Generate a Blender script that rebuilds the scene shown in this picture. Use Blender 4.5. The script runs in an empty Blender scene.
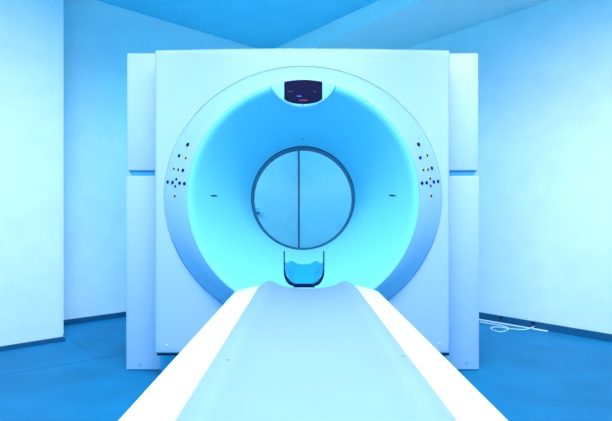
import bpy, bmesh, math
from mathutils import Vector, Matrix
from mathutils.bvhtree import BVHTree

S = bpy.context.scene
COL = S.collection
PI = math.pi
F, CX, HY, EYE = 450.0, 303.0, 217.0, 0.90      # focal length in pixels, vanishing point, eye height


def at(px, py, d):                               # point at depth d seen at a pixel
    return Vector(((px - CX) * d / F, d, EYE - (py - HY) * d / F))


def ground(px, py):
    return at(px, py, F * EYE / (py - HY))


# ------------------------------------------------------------------ materials
def mat(name, color, rough=0.5, metal=0.0, vary=0.03, scale=6.0, bump=0.0, bscale=80.0, coat=0.0, spec=0.5):
    m = bpy.data.materials.new(name)
    m.use_nodes = True
    nt = m.node_tree
    b = nt.nodes['Principled BSDF']
    b.inputs['Roughness'].default_value = rough
    b.inputs['Metallic'].default_value = metal
    b.inputs['Coat Weight'].default_value = coat
    b.inputs['Specular IOR Level'].default_value = spec
    tc = nt.nodes.new('ShaderNodeTexCoord')
    n = nt.nodes.new('ShaderNodeTexNoise')
    n.inputs['Scale'].default_value = scale
    n.inputs['Detail'].default_value = 4
    nt.links.new(tc.outputs['Object'], n.inputs['Vector'])
    r = nt.nodes.new('ShaderNodeValToRGB')
    r.color_ramp.elements[0].position = 0.3
    r.color_ramp.elements[1].position = 0.7
    r.color_ramp.elements[0].color = tuple(max(0, c * (1 - vary)) for c in color) + (1,)
    r.color_ramp.elements[1].color = tuple(min(1, c * (1 + vary)) for c in color) + (1,)
    nt.links.new(n.outputs['Fac'], r.inputs['Fac'])
    nt.links.new(r.outputs['Color'], b.inputs['Base Color'])
    if bump:
        n2 = nt.nodes.new('ShaderNodeTexNoise')
        n2.inputs['Scale'].default_value = bscale
        nt.links.new(tc.outputs['Object'], n2.inputs['Vector'])
        bp = nt.nodes.new('ShaderNodeBump')
        bp.inputs['Strength'].default_value = bump
        bp.inputs['Distance'].default_value = 0.01
        nt.links.new(n2.outputs['Fac'], bp.inputs['Height'])
        nt.links.new(bp.outputs['Normal'], b.inputs['Normal'])
    return m


M = dict(
    wall=mat('wall_paint', (0.80, 0.92, 0.98), 0.75, bump=0.03, spec=0.2),
    pier=mat('pier_paint', (0.80, 0.92, 0.98), 0.75, bump=0.03, spec=0.2),
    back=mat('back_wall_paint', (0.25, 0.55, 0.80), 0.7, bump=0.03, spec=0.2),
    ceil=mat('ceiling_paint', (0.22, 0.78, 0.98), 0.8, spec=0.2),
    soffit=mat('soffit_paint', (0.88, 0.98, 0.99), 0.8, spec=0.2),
    floor=mat('floor_vinyl', (0.0, 0.21, 0.42), 0.55, vary=0.14, scale=3.0, bump=0.25, bscale=150, spec=0.25),
    seam=mat('floor_seam', (0.006, 0.14, 0.34), 0.5),
    base=mat('baseboard_vinyl', (0.002, 0.10, 0.22), 0.5),
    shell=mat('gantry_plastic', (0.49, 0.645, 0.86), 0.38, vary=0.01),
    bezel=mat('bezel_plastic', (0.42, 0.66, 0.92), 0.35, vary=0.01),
    funnel=mat('funnel_plastic', (0.23, 0.78, 0.98), 0.38, vary=0.01),  # white plastic; the cyan tint puts the bluish shade into its colour
    pod=mat('pod_plastic', (0.36, 0.80, 0.97), 0.35, vary=0.01),
    tube=mat('bore_window', (0.003, 0.06, 0.20), 0.4, spec=0.2),
    groove=mat('groove_plastic', (0.05, 0.36, 0.60), 0.5),
    plinth=mat('plinth_shade_blue', (0.10, 0.50, 0.80), 0.5),  # mid-blue base carries the shade under the front cover
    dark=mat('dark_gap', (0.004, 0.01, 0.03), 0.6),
    screen=mat('screen_glass', (0.002, 0.001, 0.035), 0.4, spec=0.1),
    rail=mat('rail_plastic', (0.80, 0.90, 0.92), 0.3, vary=0.005),
    pad=mat('pad_vinyl', (0.235, 0.365, 0.48), 0.42, vary=0.03, scale=3, bump=0.05, bscale=25),
    padmark=mat('pad_button', (0.14, 0.30, 0.42), 0.6),
    padmark2=mat('readout_grey', (0.02, 0.03, 0.06), 0.5),
    navy=mat('navy_key', (0.004, 0.012, 0.12), 0.6, spec=0.1),
    plum=mat('plum_key', (0.03, 0.004, 0.03), 0.6, spec=0.1),
    olive=mat('olive_key', (0.02, 0.018, 0.002), 0.6, spec=0.1),
    green=mat('green_key', (0.008, 0.02, 0.005), 0.6, spec=0.1),
    red=mat('red_key', (0.20, 0.008, 0.006), 0.6, spec=0.1),
    yellow=mat('yellow_surround', (0.85, 0.62, 0.10), 0.6, spec=0.1),
    carbon=mat('carbon_shell', (0.002, 0.012, 0.05), 0.5, spec=0.1),
    cushion=mat('cushion_vinyl', (0.01, 0.36, 0.88), 0.3, spec=0.3),
    white=mat('white_plastic', (0.80, 0.93, 0.95), 0.45),
    screw=mat('screw_metal', (0.30, 0.58, 0.80), 0.35, metal=0.3),
)


def emit(name, color, s):
    m = bpy.data.materials.new(name)
    m.use_nodes = True
    b = m.node_tree.nodes['Principled BSDF']
    b.inputs['Base Color'].default_value = color + (1,)
    b.inputs['Emission Color'].default_value = color + (1,)
    b.inputs['Emission Strength'].default_value = s
    return m


M['txt_red'] = emit('screen_red_glow', (0.45, 0.02, 0.08), 0.15)
M['txt_blue'] = emit('screen_blue_glow', (0.05, 0.2, 0.7), 0.6)


# ------------------------------------------------------------------ helpers
def obj(name, bm, m, parent=None, smooth=True, angle=35):
    bmesh.ops.recalc_face_normals(bm, faces=bm.faces)
    me = bpy.data.meshes.new(name)
    bm.to_mesh(me)
    bm.free()
    me.materials.append(M[m])
    if smooth:
        me.set_sharp_from_angle(angle=math.radians(angle))
        for p in me.polygons:
            p.use_smooth = True
    o = bpy.data.objects.new(name, me)
    COL.objects.link(o)
    if parent:
        o.parent = parent
        o.matrix_parent_inverse = parent_matrix(parent).inverted()
    return o


def parent_matrix(p):
    m = p.matrix_basis.copy()
    q = p
    while q.parent:
        m = q.parent.matrix_basis @ q.matrix_parent_inverse @ m
        q = q.parent
    return m


def thing(name, label, cat, loc=(0, 0, 0), group=None):
    o = bpy.data.objects.new(name, None)
    COL.objects.link(o)
    o.location = loc
    o.empty_display_size = 0.1
    return tag(o, label, cat, group)


def tag(o, label, cat, group=None):
    o['label'] = label
    o['category'] = cat
    if group:
        o['group'] = group
    return o


def struct(o):
    o['kind'] = 'structure'
    return o


def box(bm, x0, x1, y0, y1, z0, z1, bev=0.0, seg=3):
    vs = [bm.verts.new((x, y, z)) for x in (x0, x1) for y in (y0, y1) for z in (z0, z1)]
    fs = []
    for f in ((0, 1, 3, 2), (4, 6, 7, 5), (0, 4, 5, 1), (2, 3, 7, 6), (0, 2, 6, 4), (1, 5, 7, 3)):
        fs.append(bm.faces.new([vs[i] for i in f]))
    if bev:
        es = {e for f in fs for e in f.edges}
        bmesh.ops.recalc_face_normals(bm, faces=fs)
        bmesh.ops.bevel(bm, geom=list(es), offset=bev, segments=seg, profile=0.5, affect='EDGES')
    return bm


def prism(bm, pts, z0, z1):                      # vertical prism over plan polygon
    a = [bm.verts.new((p[0], p[1], z0)) for p in pts]
    b = [bm.verts.new((p[0], p[1], z1)) for p in pts]
    n = len(pts)
    bm.faces.new(a)
    bm.faces.new(b)
    for i in range(n):
        bm.faces.new((a[i], a[(i + 1) % n], b[(i + 1) % n], b[i]))
    return bm


def loft(bm, loops, closed_u=True, closed_v=False, caps=False):
    rows = [[bm.verts.new(p) for p in lp] for lp in loops]
    n = len(rows[0])
    R = len(rows)
    for i in range(R if closed_v else R - 1):
        a, b = rows[i], rows[(i + 1) % R]
        for j in range(n if closed_u else n - 1):
            k = (j + 1) % n
            bm.faces.new((a[j], a[k], b[k], b[j]))
    if caps:
        bm.faces.new(rows[0])
        bm.faces.new(rows[-1])
    return bm


def tube(bm, pts, r, n=10):
    pts = [Vector(p) for p in pts]
    loops = []
    for i, p in enumerate(pts):
        t = (pts[min(i + 1, len(pts) - 1)] - pts[max(i - 1, 0)]).normalized()
        up = Vector((0, 0, 1)) if abs(t.z) < 0.95 else Vector((1, 0, 0))
        a = t.cross(up).normalized()
        b = a.cross(t)
        loops.append([p + a * math.cos(q * 2 * PI / n) * r + b * math.sin(q * 2 * PI / n) * r for q in range(n)])
    return loft(bm, loops, caps=True)


def disc(bm, c, nrm, r, h, n=20, dome=0.25):     # small round key standing on a surface
    nrm = nrm.normalized()
    a = nrm.orthogonal().normalized()
    b = nrm.cross(a)
    loops = []
    for rr, hh in ((r, -h * 0.5), (r, h * 0.6), (r * 0.85, h * 0.95), (r * 0.4, h * (1 + dome))):
        loops.append([c + nrm * hh + (a * math.cos(q * 2 * PI / n) + b * math.sin(q * 2 * PI / n)) * rr for q in range(n)])
    return loft(bm, loops, caps=True)


def spline(pts, k=8):
    pts = [Vector(p) for p in pts]
    P = [pts[0]] + pts + [pts[-1]]
    out = []
    for i in range(1, len(P) - 2):
        for s in range(k):
            t = s / k
            a, b, c, d = P[i - 1], P[i], P[i + 1], P[i + 2]
            out.append(0.5 * ((2 * b) + (c - a) * t + (2 * a - 5 * b + 4 * c - d) * t * t + (3 * b - a - 3 * c + d) * t ** 3))
    out.append(pts[-1])
    return out


# ------------------------------------------------------------------ room
U = Vector((0.7543, 0.6565, 0))                  # along the left wall, to the far corner
V = Vector((0.6577, -0.7533, 0)).normalized()    # along the right wall, towards the viewer
CORNER = Vector((0.164, 5.609, 0))
H = 2.78


def W(u, v, z=0.0):
    p = CORNER + U * u + V * v
    return Vector((p.x, p.y, z))


def wbox(bm, u0, u1, v0, v1, z0, z1):
    return prism(bm, [W(u0, v0), W(u1, v0), W(u1, v1), W(u0, v1)], z0, z1)


LV = 0.0
pu = (Vector((-1.742, 3.266, 0)) - CORNER).dot(U)
pv = (Vector((-1.742, 3.266, 0)) - CORNER).dot(V)
far_u, far_v = -8.6, 9.6
struct(obj('floor', wbox(bmesh.new(), far_u, 0.12, -0.12, far_v, -0.1, 0), 'floor'))
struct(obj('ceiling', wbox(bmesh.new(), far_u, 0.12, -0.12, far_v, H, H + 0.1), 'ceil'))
struct(obj('wall_left', wbox(bmesh.new(), pu - 0.4, 0.12, -0.12, 0, 0, H), 'wall'))
struct(obj('wall_right', wbox(bmesh.new(), 0, 0.12, 0, far_v, 0, H), 'wall'))
pier = struct(obj('wall_near', wbox(bmesh.new(), far_u, pu, -0.12, pv, 0, H), 'pier'))
# pale corner bead at the edge of the projecting wall
struct(obj('trim_1', wbox(bmesh.new(), pu - 0.022, pu + 0.003, pv - 0.02, pv + 0.003, 0.05, H), 'rail'))
# dropped bulkhead running along the right wall
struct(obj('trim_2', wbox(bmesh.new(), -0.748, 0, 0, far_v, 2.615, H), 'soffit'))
# boxed-in chase at the far corner, with a navy strip painted as its thin shadow gap
c0 = None
for i in range(4000):
    u = -i * 0.001
    p = W(u, 0)
    if CX + F * p.x / p.y <= 298.9:
        c0 = u
        break
tau = 0.0
for i in range(600):
    p = W(c0, i * 0.001)
    if CX + F * p.x / p.y >= 302.8:
        tau = i * 0.001
        break
v_end = 0.0
while CX + F * W(0, v_end).x / W(0, v_end).y < 372:
    v_end += 0.005
struct(obj('trim_3', prism(bmesh.new(), [W(c0, 0), W(c0, tau), W(0, v_end), W(0, 0)], 0, 2.615), 'wall'))
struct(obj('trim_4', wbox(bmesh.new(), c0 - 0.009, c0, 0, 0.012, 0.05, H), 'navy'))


def skirt(name, u0, u1, v0, v1, h=0.05, m='base'):
    struct(obj(name, wbox(bmesh.new(), u0, u1, v0, v1, 0, h), m))


skirt('baseboard_left', pu + 0.012, c0, 0, 0.012, 0.045)
skirt('baseboard_near', far_u, pu + 0.004, pv, pv + 0.012, 0.032)
skirt('baseboard_right', -0.014, 0, v_end + 0.02, far_v, 0.055)
# small rubber end block at the foot of the projecting wall
b = wbox(bmesh.new(), pu - 0.06, pu + 0.012, pv + 0.001, pv + 0.02, 0, 0.028)
struct(obj('baseboard_end', b, 'base'))


def floor_strip(p, q, w, h, name, m):
    d = (q - p).normalized()
    n = Vector((-d.y, d.x, 0)) * w / 2
    return obj(name, prism(bmesh.new(), [p + n, q + n, q - n, p - n], 0, h), m)


struct(floor_strip(ground(-60, 386), ground(126, 353.5), 0.006, 0.0012, 'trim_5', 'seam'))
struct(floor_strip(ground(64, 333), ground(100, 360), 0.005, 0.0012, 'trim_6', 'seam'))

# ------------------------------------------------------------------ gantry
G = thing('ct_scanner', 'large pale CT scanner gantry with round funnel opening standing in the room', 'scanner', (0, 2.9, 0))
Y0 = 2.475
FX0, FX1, FZ0, FZ1 = -0.817, 0.8085, 0.148, 1.819
CZ = 1.005
EC = Vector((0.0, 0, 1.010))
EA, EB = 0.7625, 0.716


def angles(n=240, rects=()):
    a = [2 * PI * i / n for i in range(n)]
    for (x0, x1, z0, z1, cx, cz) in rects:
        for x in (x0, x1):
            for z in (z0, z1):
                t = math.atan2(z - cz, x - cx) % (2 * PI)
                j = min(range(len(a)), key=lambda i: abs(a[i] - t))
                a[j] = t
    return sorted(a)


def rect_loop(A, x0, x1, z0, z1, y, ins=0.0, bow=0.0, cz=1.01):
    out = []
    x0 += ins; x1 -= ins; z0 += ins; z1 -= ins
    # keep corner vertices on the corners: scale the un-inset outline
    X0, X1, Z0, Z1 = x0 - ins, x1 + ins, z0 - ins, z1 + ins
    for t in A:
        c, s = math.cos(t), math.sin(t)
        k = 1e9
        if c > 1e-9: k = min(k, X1 / c)
        if c < -1e-9: k = min(k, X0 / c)
        if s > 1e-9: k = min(k, (Z1 - cz) / s)
        if s < -1e-9: k = min(k, (Z0 - cz) / s)
        x, z = k * c, cz + k * s
        x = x0 + (x - X0) / (X1 - X0) * (x1 - x0)
        z = z0 + (z - Z0) / (Z1 - Z0) * (z1 - z0)
        if bow and z > z1 - 1e-6:
            z += bow * (1 - (x / 0.82) ** 2)
        out.append(Vector((x, y, z)))
    return out


def ell_loop(A, a, b, y, cz, cx=0.0):
    return [Vector((cx + a * math.cos(t), y, cz + b * math.sin(t))) for t in A]


A = angles(240, [(FX0, FX1, FZ0, FZ1, 0, 1.01)])
L = [ell_loop(A, EA + .002, EB + .002, 2.56, EC.z),
     ell_loop(A, EA + .002, EB + .002, Y0 + .004, EC.z),
     ell_loop(A, EA + .005, EB + .005, Y0, EC.z)]
for q in (0.03, 0.3, 0.6, 0.9):
    e = ell_loop(A, EA + .005, EB + .005, Y0, EC.z)
    r = rect_loop(A, FX0, FX1, FZ0, FZ1, Y0, 0.012, 0.012)
    L.append([e[i].lerp(r[i], q) for i in range(len(A))])
for ins, dy in ((.012, 0), (.007, .0015), (.003, .005), (.0008, .009), (0, .014), (0, .183)):
    L.append(rect_loop(A, FX0, FX1, FZ0, FZ1, Y0 + dy, ins, 0.012))
L.append(ell_loop(A, EA + .002, EB + .002, 2.658, EC.z))
obj('front_cover', loft(bmesh.new(), L, closed_v=True), 'shell', G)

# inner body behind the front cover
A2 = angles(200, [(-.79, .79, .17, 1.79, 0, 1.01)])
L = [ell_loop(A2, .70, .67, 2.665, 1.01), rect_loop(A2, -.79, .79, .17, 1.79, 2.665),
     rect_loop(A2, -.79, .79, .17, 1.79, 3.50, 0.0), ell_loop(A2, .50, .50, 3.50, 1.028),
     ell_loop(A2, .44, .44, 3.45, 1.028), ell_loop(A2, .375, .375, 3.34, 1.028), ell_loop(A2, .362, .362, 3.252, 1.028),
     ell_loop(A2, .372, .372, 3.06, 1.028)]
obj('rear_housing', loft(bmesh.new(), L, closed_v=True), 'shell', G)

# ring-shaped bezel that swells towards the viewer
YI, RI, CI = 2.37, 0.612, 1.0010
A3 = [2 * PI * i / 240 for i in range(240)]


def bez_loop(t):
    y = Y0 - 0.003 - (Y0 - 0.003 - YI) * (0.72 * t + 0.28 * math.sin(t * PI / 2))
    a = EA * (1 - t) + RI * t
    bb = EB * (1 - t) + RI * t
    return ell_loop(A3, a, bb, y, EC.z * (1 - t) + CI * t)


L = [ell_loop(A3, EA, EB, 2.54, EC.z), ell_loop(A3, EA, EB, Y0 + .003, EC.z)]
L += [bez_loop(i / 12) for i in range(13)]
L += [ell_loop(A3, RI - .001, RI - .001, YI + .006, CI), ell_loop(A3, .655, .655, 2.54, CI)]
bz = obj('control_bezel', loft(bmesh.new(), L, closed_v=True), 'bezel', G, angle=50)

# funnel leading into the bore
YB, RB, CB = 3.03, 0.350, 1.028


def bezier(p, t):
    a, b, c, d = p
    return tuple(a[i] * (1 - t) ** 3 + 3 * b[i] * t * (1 - t) ** 2 + 3 * c[i] * t * t * (1 - t) + d[i] * t ** 3 for i in (0, 1))


prof = [(YI + .0005, RI - .0012), (YI + .001, RI - .008), (YI + .006, RI - .018), (YI + .018, RI - .030)]
p0 = prof[-1]
ctrl = (p0, (2.42, 0.560), (2.72, 0.425), (YB, RB))
prof += [bezier(ctrl, i / 28) for i in range(1, 29)]


def fun_c(y):
    return CI + (CB - CI) * max(0, min(1, (y - YI) / (YB - YI)))


L = [ell_loop(A3, r, r, y, fun_c(y)) for y, r in prof]
L += [ell_loop(A3, RB + .016, RB + .016, YB + .004, CB)]
L += [ell_loop(A3, r + .014, r + .014, y + .004, fun_c(y)) for y, r in reversed(prof[4:])]
L += [ell_loop(A3, RI - .0025, RI - .0025, YI + .03, CI)]
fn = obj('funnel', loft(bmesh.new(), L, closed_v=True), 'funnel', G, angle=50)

# bore lining
L = []
for r, y in ((.350, YB + .001), (.347, YB + .01), (.347, YB + .05), (.350, YB + .06), (.350, 3.245), (.360, 3.25), (.360, YB + .004), (.352, YB - .001)):
    L.append(ell_loop(A3, r, r, y, CB))
tb = obj('bore_lining', loft(bmesh.new(), L, closed_v=True), 'tube', G)

# side covers, each an upper and a lower shell with a shadow groove between them
for s in (-1, 1):
    def bx(a, b_):
        return (a, b_) if s > 0 else (-b_, -a)
    off = 0.0 if s < 0 else -0.004
    x0, x1 = bx(0.820, 1.0345 + off)
    up = obj('upper_side_cover', box(bmesh.new(), x0, x1, 2.643, 3.42, 1.173, 1.863, 0.006), 'shell', G)
    x0, x1 = bx(0.820, 1.0385 + off)
    lo = obj('lower_side_cover', box(bmesh.new(), x0, x1, 2.640, 3.42, 0.003, 1.1415, 0.006), 'shell', G)
    bm = bmesh.new()                             # wedge-ended groove strip
    xs = [(0.822, 1.010 + off), (0.822, 1.026 + off)]
    vs = []
    for z, (a, b_) in zip((1.1425, 1.1725), xs):
        a, b_ = bx(a, b_)
        vs.append([Vector((a, 2.655, z)), Vector((b_, 2.655, z)), Vector((b_, 3.41, z)), Vector((a, 3.41, z))])
    loft(bm, vs, caps=True)
    obj('groove_strip', bm, 'groove', G, smooth=False)
    px, py = (139.8, 364.6) if s < 0 else (466.4, 363)
    c = at(px, py, 2.640)
    bm = bmesh.new()
    disc(bm, c, Vector((0, -1, 0)), 0.0125, 0.0015, dome=0)
    sc = obj('cover_screw', bm, 'screw', lo)
    px, py = (166.7, 345) if s < 0 else (439.6, 343.5)
    bm = bmesh.new()
    disc(bm, at(px, py, Y0), Vector((0, -1, 0)), 0.005, 0.003)
    obj('cover_pin', bm, 'white', G)
    # feet
    bm = bmesh.new()
    x0, x1 = bx(0.83, 1.03)
    box(bm, x0, x1, 2.69, 3.38, 0, 0.0028)
    obj('foot_plate', bm, 'dark', G)

# plinth below the front cover and a dark strip added as the shadow of the gap
obj('plinth', box(bmesh.new(), -.83, .83, 2.618, 2.638, 0.0, 0.146, 0.002), 'plinth', G)
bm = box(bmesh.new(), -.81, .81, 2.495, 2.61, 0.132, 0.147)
obj('painted_gap_shadow', bm, 'dark', G)


# keys on the bezel
def bvh(o):
    return BVHTree.FromPolygons([v.co.copy() for v in o.data.vertices], [tuple(p.vertices) for p in o.data.polygons])


tb_b, tb_f = bvh(bz), bvh(fn)
ORG = Vector((0, 0, EYE))


def hit(tree, px, py):
    d = (at(px, py, 1.0) - ORG).normalized()
    p, n, i, dist = tree.ray_cast(ORG, d)
    if n.dot(d) > 0:
        n = -n
    return p, n


keys = [
    (187.8, 144.7, 'plum', 1.9, 0), (179.2, 155.7, 'navy', 1.6, 0), (186.1, 158.0, 'red', 1.2, 1),
    (174.2, 168.7, 'olive', 1.15, 1), (178.5, 169.7, 'olive', 1.15, 1), (183.0, 170.4, 'navy', 1.6, 0),
    (176.4, 179.2, 'olive', 1.2, 0), (167.8, 182.0, 'navy', 1.6, 0), (172.6, 182.5, 'navy', 1.6, 0),
    (179.7, 183.2, 'navy', 1.6, 0), (184.5, 183.7, 'navy', 1.6, 0), (175.4, 186.3, 'olive', 1.2, 0), (175.0, 196.0, 'green', 1.15, 1),
    (418.5, 144.5, 'plum', 1.9, 0), (420.2, 157.8, 'navy', 1.6, 0), (427.0, 155.4, 'olive', 1.2, 1),
    (423.2, 169.9, 'olive', 1.15, 1), (427.8, 169.4, 'olive', 1.15, 1), (431.8, 168.2, 'navy', 1.6, 0),
    (429.9, 178.5, 'olive', 1.2, 1), (422.0, 183.2, 'navy', 1.6, 0), (426.6, 182.7, 'navy', 1.6, 0),
    (433.7, 181.8, 'navy', 1.6, 0), (438.0, 181.5, 'navy', 1.6, 0), (430.6, 185.8, 'red', 1.2, 0), (431.0, 195.8, 'green', 1.15, 1)]
for px, py, m, r, sur in keys:
    p, n = hit(tb_b, px, py)
    bm = bmesh.new()
    disc(bm, p, n, 1.12 * r * p.y / F, 0.003)
    k = obj('control_button', bm, m, bz)
    k['label'] = {'plum': 'large dark purple round button', 'navy': 'dark navy round button', 'olive': 'small olive round button',
                  'green': 'small dark green round button', 'red': 'small dark red round button'}[m]
    if sur:
        bm = bmesh.new()
        disc(bm, p, n, (r + 0.75) * p.y / F, 0.0016, dome=0)
        obj('button_surround', bm, 'yellow', bz)

# laser slots on the funnel
for px, py, w, h in ((213.8, 195.8, 2.3, 0.75), (392.4, 195.4, 2.3, 0.75), (303, 139.2, 0.9, 0.6)):
    p, n = hit(tb_f, px, py)
    tx = Vector((1, 0, 0)) - n * n.x
    tx.normalize()
    tz = n.cross(tx)
    k = p.y / F
    asp = 1 / max(0.3, math.sqrt(1 - n.x * n.x))
    bm = bmesh.new()
    lp = []
    for hh in (-0.002, 0.0015):
        lp.append([p + n * hh + tx * math.cos(q * PI / 8) * w * k * asp + tz * math.sin(q * PI / 8) * h * k for q in range(16)])
    loft(bm, lp, caps=True)
    obj('laser_slot', bm, 'navy', fn)

# display pod at the top of the opening
yp = 2.360


def P(px, py, y=yp):
    q = at(px, py, yp)
    return Vector((q.x, y, q.z))


def arc_top(x, r=117.0):
    return 198 - math.sqrt(r * r - (x - 303) ** 2)


def pod_bottom(x):
    t = min(1, abs(x - 303) / 33.0)
    return 107.0 - (1 - math.sqrt(max(0, 1 - (t * 0.93) ** 2))) * 33.5


NX = 33
xs = [270 + 66 * i / (NX - 1) for i in range(NX)]


def pod_loop(y, g=0.0, drop=0.0):
    lo, hi = [], []
    for x in xs:
        a, b_ = arc_top(x) - 1.0, max(arc_top(x) + 0.2, pod_bottom(x) - g)
        xx = 303 + (x - 303) * (1 - g / 40)
        hi.append(P(xx, a, y) + Vector((0, 0, 0)))
        lo.append(P(xx, b_, y) + Vector((0, 0, -drop)))
    return hi + lo[::-1]


bm = loft(bmesh.new(), [pod_loop(yp, 1.2), pod_loop(yp + .003, .4), pod_loop(yp + .009, 0), pod_loop(yp + 0.05, 0), pod_loop(yp + 0.20, 6)], caps=True)
pod = obj('display_housing', bm, 'pod', G, angle=40)


def scr_loop(y, g=0.0):
    n = 25
    xx = [284.2 + g + (322.3 - 284.2 - 2 * g) * i / (n - 1) for i in range(n)]
    hi = [P(x, 82.0 - 2.0 * (1 - ((x - 303.2) / 19.2) ** 2) + g, y) for x in xx]
    lo = [P(x, 97.2 + 6.8 * math.sqrt(max(0, 1 - ((x - 303.2) / 19.6) ** 2)) - g, y) for x in xx]
    return hi + lo[::-1]


bm = loft(bmesh.new(), [scr_loop(yp + 0.004), scr_loop(yp - .003), scr_loop(yp - .0045, .5)], caps=True)
scr = obj('display_screen', bm, 'screen', pod, angle=20)


def plate(x0, x1, y0, y1, name, m):
    a, b_ = P(x0, y1), P(x1, y0)
    obj(name, box(bmesh.new(), a.x, b_.x, yp - .0052, yp - .0040, a.z, b_.z), m, scr, smooth=False)


for x in (299.6, 301.2, 302.8, 304.4, 306.0):
    plate(x, x + 1.0, 99.9, 101.0, 'red_readout', 'txt_red')
plate(297.0, 301.5, 96.0, 96.7, 'blue_readout', 'txt_blue')
plate(288.0, 293.0, 91.4, 92.0, 'grey_readout', 'padmark2')
plate(314.0, 315.6, 91.0, 92.4, 'grey_readout', 'padmark2')
p, n = P(303, 107.6), Vector((0, -1, 0))
bm = bmesh.new()
disc(bm, P(303, 105.6, yp + 0.001), n, 0.0028, 0.002)
obj('microphone_hole', bm, 'navy', pod)

# ------------------------------------------------------------------ patient table
ZT = EYE - 0.313
T = thing('patient_table', 'long pale patient couch with white side rails leading into the scanner', 'table', (0.02, 1.0, 0))
TC = 0.02
yn = -0.55


def rail_mesh(s):
    # cross section from inner to outer edge, top flat with a soft outer roll
    sec = [(0.2165, -0.045), (0.2165, -0.006), (0.219, -0.001), (0.223, 0.0), (0.25, 0.0015), (0.28, 0.001), (0.293, -0.001),
           (0.2995, -0.006), (0.301, -0.014), (0.298, -0.05), (0.285, -0.085), (0.225, -0.09)]
    ys = [yn, yn + 0.02, 0.3, 0.9, 1.4, 1.8]
    loops = []
    ext = 0.010 if s < 0 else 0.002
    sec = [(x + ext * max(0, min(1, (x - 0.24) / 0.05)), z) for x, z in sec]
    for y in ys:
        loops.append([Vector((TC + s * x, y, ZT + z)) for x, z in sec])
    for e in (0.75, 0.93, 0.985, 1.0):
        lp = []
        for x, z in sec:
            f = max(0.0, min(1.0, (x - 0.2165) / 0.0845))
            end = 2.085 - 0.175 * f - 0.01 * f ** 6
            drop = 0.010 * max(0, (e - 0.93) / 0.07) ** 2
            lp.append(Vector((TC + s * x, 1.8 + (end - 1.8) * e, ZT + z - (drop if z > -0.02 else 0))))
        loops.append(lp)
    return loft(bmesh.new(), loops, caps=True)


for s in (-1, 1):
    obj('side_rail', rail_mesh(s), 'rail', T, angle=40)


def pad_z(a):                                    # a = 0 centre .. 1 edge
    crest = math.exp(-((a - 0.80) / 0.14) ** 2) * 0.009
    dip = -0.024 * (1 - min(1, a / 0.82) ** 2) ** 1.3
    edge = -0.004 * max(0, (a - 0.93) / 0.07) ** 2
    return 0.004 + crest + dip + edge


loops = []
NP = 49
ysp = [yn, yn + .01] + [yn + 0.1 + i * 0.1 for i in range(25)] + [2.0, 2.05, 2.08, 2.095, 2.103, 2.106]
ysp = sorted(y for y in ysp if y <= 2.106)
for y in ysp:
    taper = 1.0
    k = max(0, (y - 1.9) / 0.206)
    taper = 1 - 0.035 * k ** 2
    drop = 0
    if y > 2.08:
        drop = 0.012 * ((y - 2.08) / 0.026) ** 2
    top = []
    for i in range(NP):
        a = -1 + 2 * i / (NP - 1)
        rise = 0.0065 * k * math.exp(-((abs(a) - 0.84) / 0.2) ** 2) + 0.002 * k * max(0, 1 - abs(a) / 0.7)
        yy = y - (0.018 * max(0, (abs(a) - .8) / .2) ** 2 if y > 2.05 else 0)
        top.append(Vector((TC + a * 0.2155 * taper, yy, ZT + pad_z(abs(a)) + rise - drop)))
    bot = [Vector((TC + a * 0.2155 * taper, y - 0.004, ZT - 0.05)) for a in (1, 0.5, 0, -0.5, -1)]
    loops.append(top + bot)
pad = obj('mattress_pad', loft(bmesh.new(), loops, caps=True), 'pad', T, angle=50)
tp = bvh(pad)
for px, py in ((227.8, 359.8), (402.5, 356.2)):
    p, n = hit(tp, px, py)
    bm = bmesh.new()
    disc(bm, p, n, 0.0042, 0.0012, dome=0)
    obj('pad_stud', bm, 'padmark', pad)
obj('table_tray', box(bmesh.new(), TC - .223, TC + .223, yn + .02, 2.06, ZT - .085, ZT - .0495, .008), 'rail', T)
obj('lift_column', box(bmesh.new(), TC - .17, TC + .17, 0.0, 1.15, 0.10, ZT - .085, .02), 'shell', T)
obj('base_foot', box(bmesh.new(), TC - .20, TC + .20, -.2, 1.55, 0.0, 0.10, .02), 'shell', T)

# ------------------------------------------------------------------ head holder on the end of the couch
HH = thing('head_holder', 'blue U-shaped head holder with dark rim at the far end of the couch', 'head rest', (0.005, 2.11, 0.55))
yh = 2.112
hx = at(304.0, 0, yh).x


def u_prof(hw, zt, zb, flat, n=16):
    # from top-left down, round, to top-right
    pts = []
    zc = zb + 0.072
    pts.append((-hw, zt))
    pts.append((-hw, (zt + zc) / 2))
    for i in range(n + 1):
        t = PI + (PI / 2) * i / n
        pts.append((-flat + (hw - flat) * math.cos(t), zc + (zc - zb) * math.sin(t)))
    for i in range(n + 1):
        t = 1.5 * PI + (PI / 2) * i / n
        pts.append((flat + (hw - flat) * math.cos(t), zc + (zc - zb) * math.sin(t)))
    pts.append((hw, (zt + zc) / 2))
    pts.append((hw, zt))
    return pts


ztop, zbot = at(0, 251.5, yh).z, at(0, 286.0, yh).z
o_ = u_prof(0.0960, ztop, zbot, 0.050)
i_ = u_prof(0.0915, ztop, zbot + 0.010, 0.040)
loops = []
for y in (yh, yh + 0.012, yh + 0.045):
    loops.append([Vector((hx + x, y, z)) for x, z in o_] + [Vector((hx + x, y, z)) for x, z in i_[::-1]])
obj('cradle_rim', loft(bmesh.new(), loops, caps=True), 'carbon', HH, angle=40)
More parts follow.
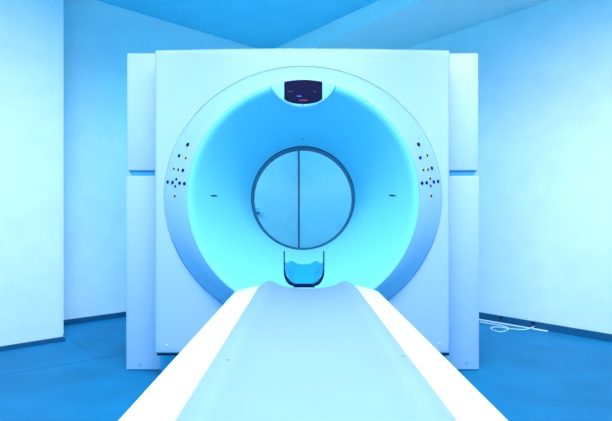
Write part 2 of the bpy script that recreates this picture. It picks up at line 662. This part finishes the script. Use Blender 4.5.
# cushion rising to the rear
loops = []
n = 31
for j in range(12):
    t = j / 11
    y = yh + 0.006 + 0.285 * t
    top = []
    for i in range(n):
        a = -1 + 2 * i / (n - 1)
        hw = 0.0905 - 0.001 * t
        front_side = at(0, 262, yh).z
        zf = (zbot + 0.013) + (front_side - zbot - 0.013) * max(0.0, (abs(a) - 0.30) / 0.70) ** 2.3
        zr = at(0, 264.2 - 3.4 * math.exp(-((abs(a) - 0.75) / 0.28) ** 2) + 1.0 * max(0, abs(a) - .9) * 10, yh + 0.291).z
        e = t ** 1.15
        top.append(Vector((hx + a * hw, y, zf * (1 - e) + zr * e)))
    zlo = zbot + 0.0105 + 0.03 * t
    bot = []
    for q in range(9):
        a = 1 - 2 * q / 8
        zz = zlo + (0.055 if abs(a) > 0.9 else 0.012 if abs(a) > 0.6 else 0.0)
        zz = min(zz, top[round((a + 1) / 2 * (n - 1))].z - 0.006)
        bot.append(Vector((hx + a * 0.088, y, zz)))
    loops.append(top + bot)
obj('head_cushion', loft(bmesh.new(), loops, caps=True), 'cushion', HH, angle=25)
obj('mounting_tongue', box(bmesh.new(), hx - .05, hx + .05, 2.115, 2.30, zbot - .008, zbot - .001, .002), 'carbon', HH)

# ------------------------------------------------------------------ things on the floor and wall
p, q = ground(470, 318.2), ground(547.7, 331.4)
d = (q - p).normalized()
nn = Vector((-d.y, d.x, 0)) * 0.011
bm = bmesh.new()
lp = []
for e in (p, q):
    lp.append([e + nn, e + nn * .8 + Vector((0, 0, .006)), e - nn * .8 + Vector((0, 0, .006)), e - nn])
loft(bm, lp, caps=True)
tag(obj('cable_cover', bm, 'white'), 'straight pale cable cover strip lying on the blue floor beside right wall', 'cable cover')
pts = [(480, 322.0), (490, 323.6), (500, 325.2), (506.5, 327.2), (508, 329.2), (504, 331.3), (497.5, 331.5), (492, 329.6), (491.5, 327.6), (496, 326.9),
       (503, 327.6), (512, 328.9), (520, 329.6), (527, 329.2), (533, 327.0), (539, 324.6), (545.5, 323.6)]
pts3 = []
for i, a in enumerate(pts):
    zc = 0.014 if i >= 12 else 0.006            # it crosses over the cover strip on its way to the wall
    pts3.append(at(a[0], a[1], F * (EYE - zc) / (a[1] - HY)))
tag(obj('loose_cable', tube(bmesh.new(), spline(pts3), 0.0045), 'white'), 'thin white cable looped once on the floor and running to the right wall', 'cable')


# small dark clips on the right wall's skirting
def right_wall_pt(px, z):
    best = None
    for i in range(9000):
        w = W(0, i * 0.001)
        x = CX + F * w.x / w.y
        if w.y > 0.5 and x >= px:
            return w, i * 0.001
    return w, 9


for px, lab in ((502, 'small dark cable clip on right skirting, nearest the scanner'), (534, 'small dark cable clip on right skirting, above the end of the white cable')):
    w, v = right_wall_pt(px, 0)
    tag(obj('cable_clip', wbox(bmesh.new(), -0.026, -0.014, v - 0.013, v + 0.013, 0.035, 0.055), 'dark'), lab, 'cable clip', 'cable clips on the right skirting')

# small pale lever seen through the bore on the left wall
u_s = None
for i in range(4000):
    p = W(-i * 0.001, 0)
    if CX + F * p.x / p.y <= 258:
        u_s = -i * 0.001
        break
dep = W(u_s, 0).y
z1 = at(0, 211.5, dep).z
t = thing('wall_handle', 'small pale fitting on the wall seen through the left side of the bore', 'handle', W(u_s, 0, z1))
obj('lever', wbox(bmesh.new(), u_s - .05, u_s + .06, 0.02, 0.035, z1 - .0, z1 + .022), 'white', t)
obj('back_plate', wbox(bmesh.new(), u_s - .05, u_s + .01, 0.0, 0.02, z1 - .035, z1 + .03), 'groove', t)

# ------------------------------------------------------------------ lights
def area(name, loc, sx, sy, power, color, rot=(0, 0, 0), spread=180):
    l = bpy.data.lights.new(name, 'AREA')
    l.shape = 'RECTANGLE'
    l.size, l.size_y = sx, sy
    l.spread = math.radians(spread)
    l.energy = power
    l.color = color
    o = bpy.data.objects.new(name, l)
    o.location = loc
    o.rotation_euler = rot
    COL.objects.link(o)
    return o


CYAN = (1.0, 0.93, 1.0)


def aim(loc, target):
    return (Vector(target) - Vector(loc)).to_track_quat('-Z', 'Y').to_euler()


area('unseen_ceiling_light', (0.0, 0.9, 2.76), 1.6, 0.8, 76, (0.97, 0.94, 1.0), spread=150)
p = (-1.15, 1.7, 2.72)
area('wall_washer_light', p, 0.6, 0.6, 12, CYAN, rot=aim(p, (-2.2, 2.9, 0.8)), spread=95)
p = (1.35, 1.7, 2.56)
area('wall_washer_light', p, 0.6, 0.6, 10, CYAN, rot=aim(p, (2.0, 3.4, 0.5)), spread=90)
area('unseen_ceiling_light', (-0.3, 3.9, 2.76), 0.6, 0.6, 20, (0.15, 0.84, 1.15), spread=140)  # unseen fill added to brighten the walls behind the gantry
area('rear_fill_light', (0.0, -2.5, 1.7), 2.5, 1.4, 50, (0.3, 0.8, 1.0), rot=(PI / 2, 0, 0))  # added frontal fill behind the camera; no window is built there

w = bpy.data.worlds.new('World')
S.world = w
w.use_nodes = True
w.node_tree.nodes['Background'].inputs['Color'].default_value = (0.06, 0.78, 1.25, 1)
w.node_tree.nodes['Background'].inputs['Strength'].default_value = 1.0

# ------------------------------------------------------------------ camera
cam = bpy.data.cameras.new('Camera')
co = bpy.data.objects.new('Camera', cam)
COL.objects.link(co)
co.location = (0, 0, EYE)
co.rotation_euler = (PI / 2, 0, 0)
cam.sensor_fit = 'HORIZONTAL'
cam.sensor_width = 36
cam.lens = 36 * F / 612
cam.shift_x = 3 / 612
cam.shift_y = 6.5 / 612
cam.clip_start = 0.02
S.camera = co
S.view_settings.view_transform = 'Standard'
S.view_settings.look = 'None'
S.view_settings.exposure = 0.0
S.view_settings.gamma = 1.0
S.view_settings.use_curve_mapping = False
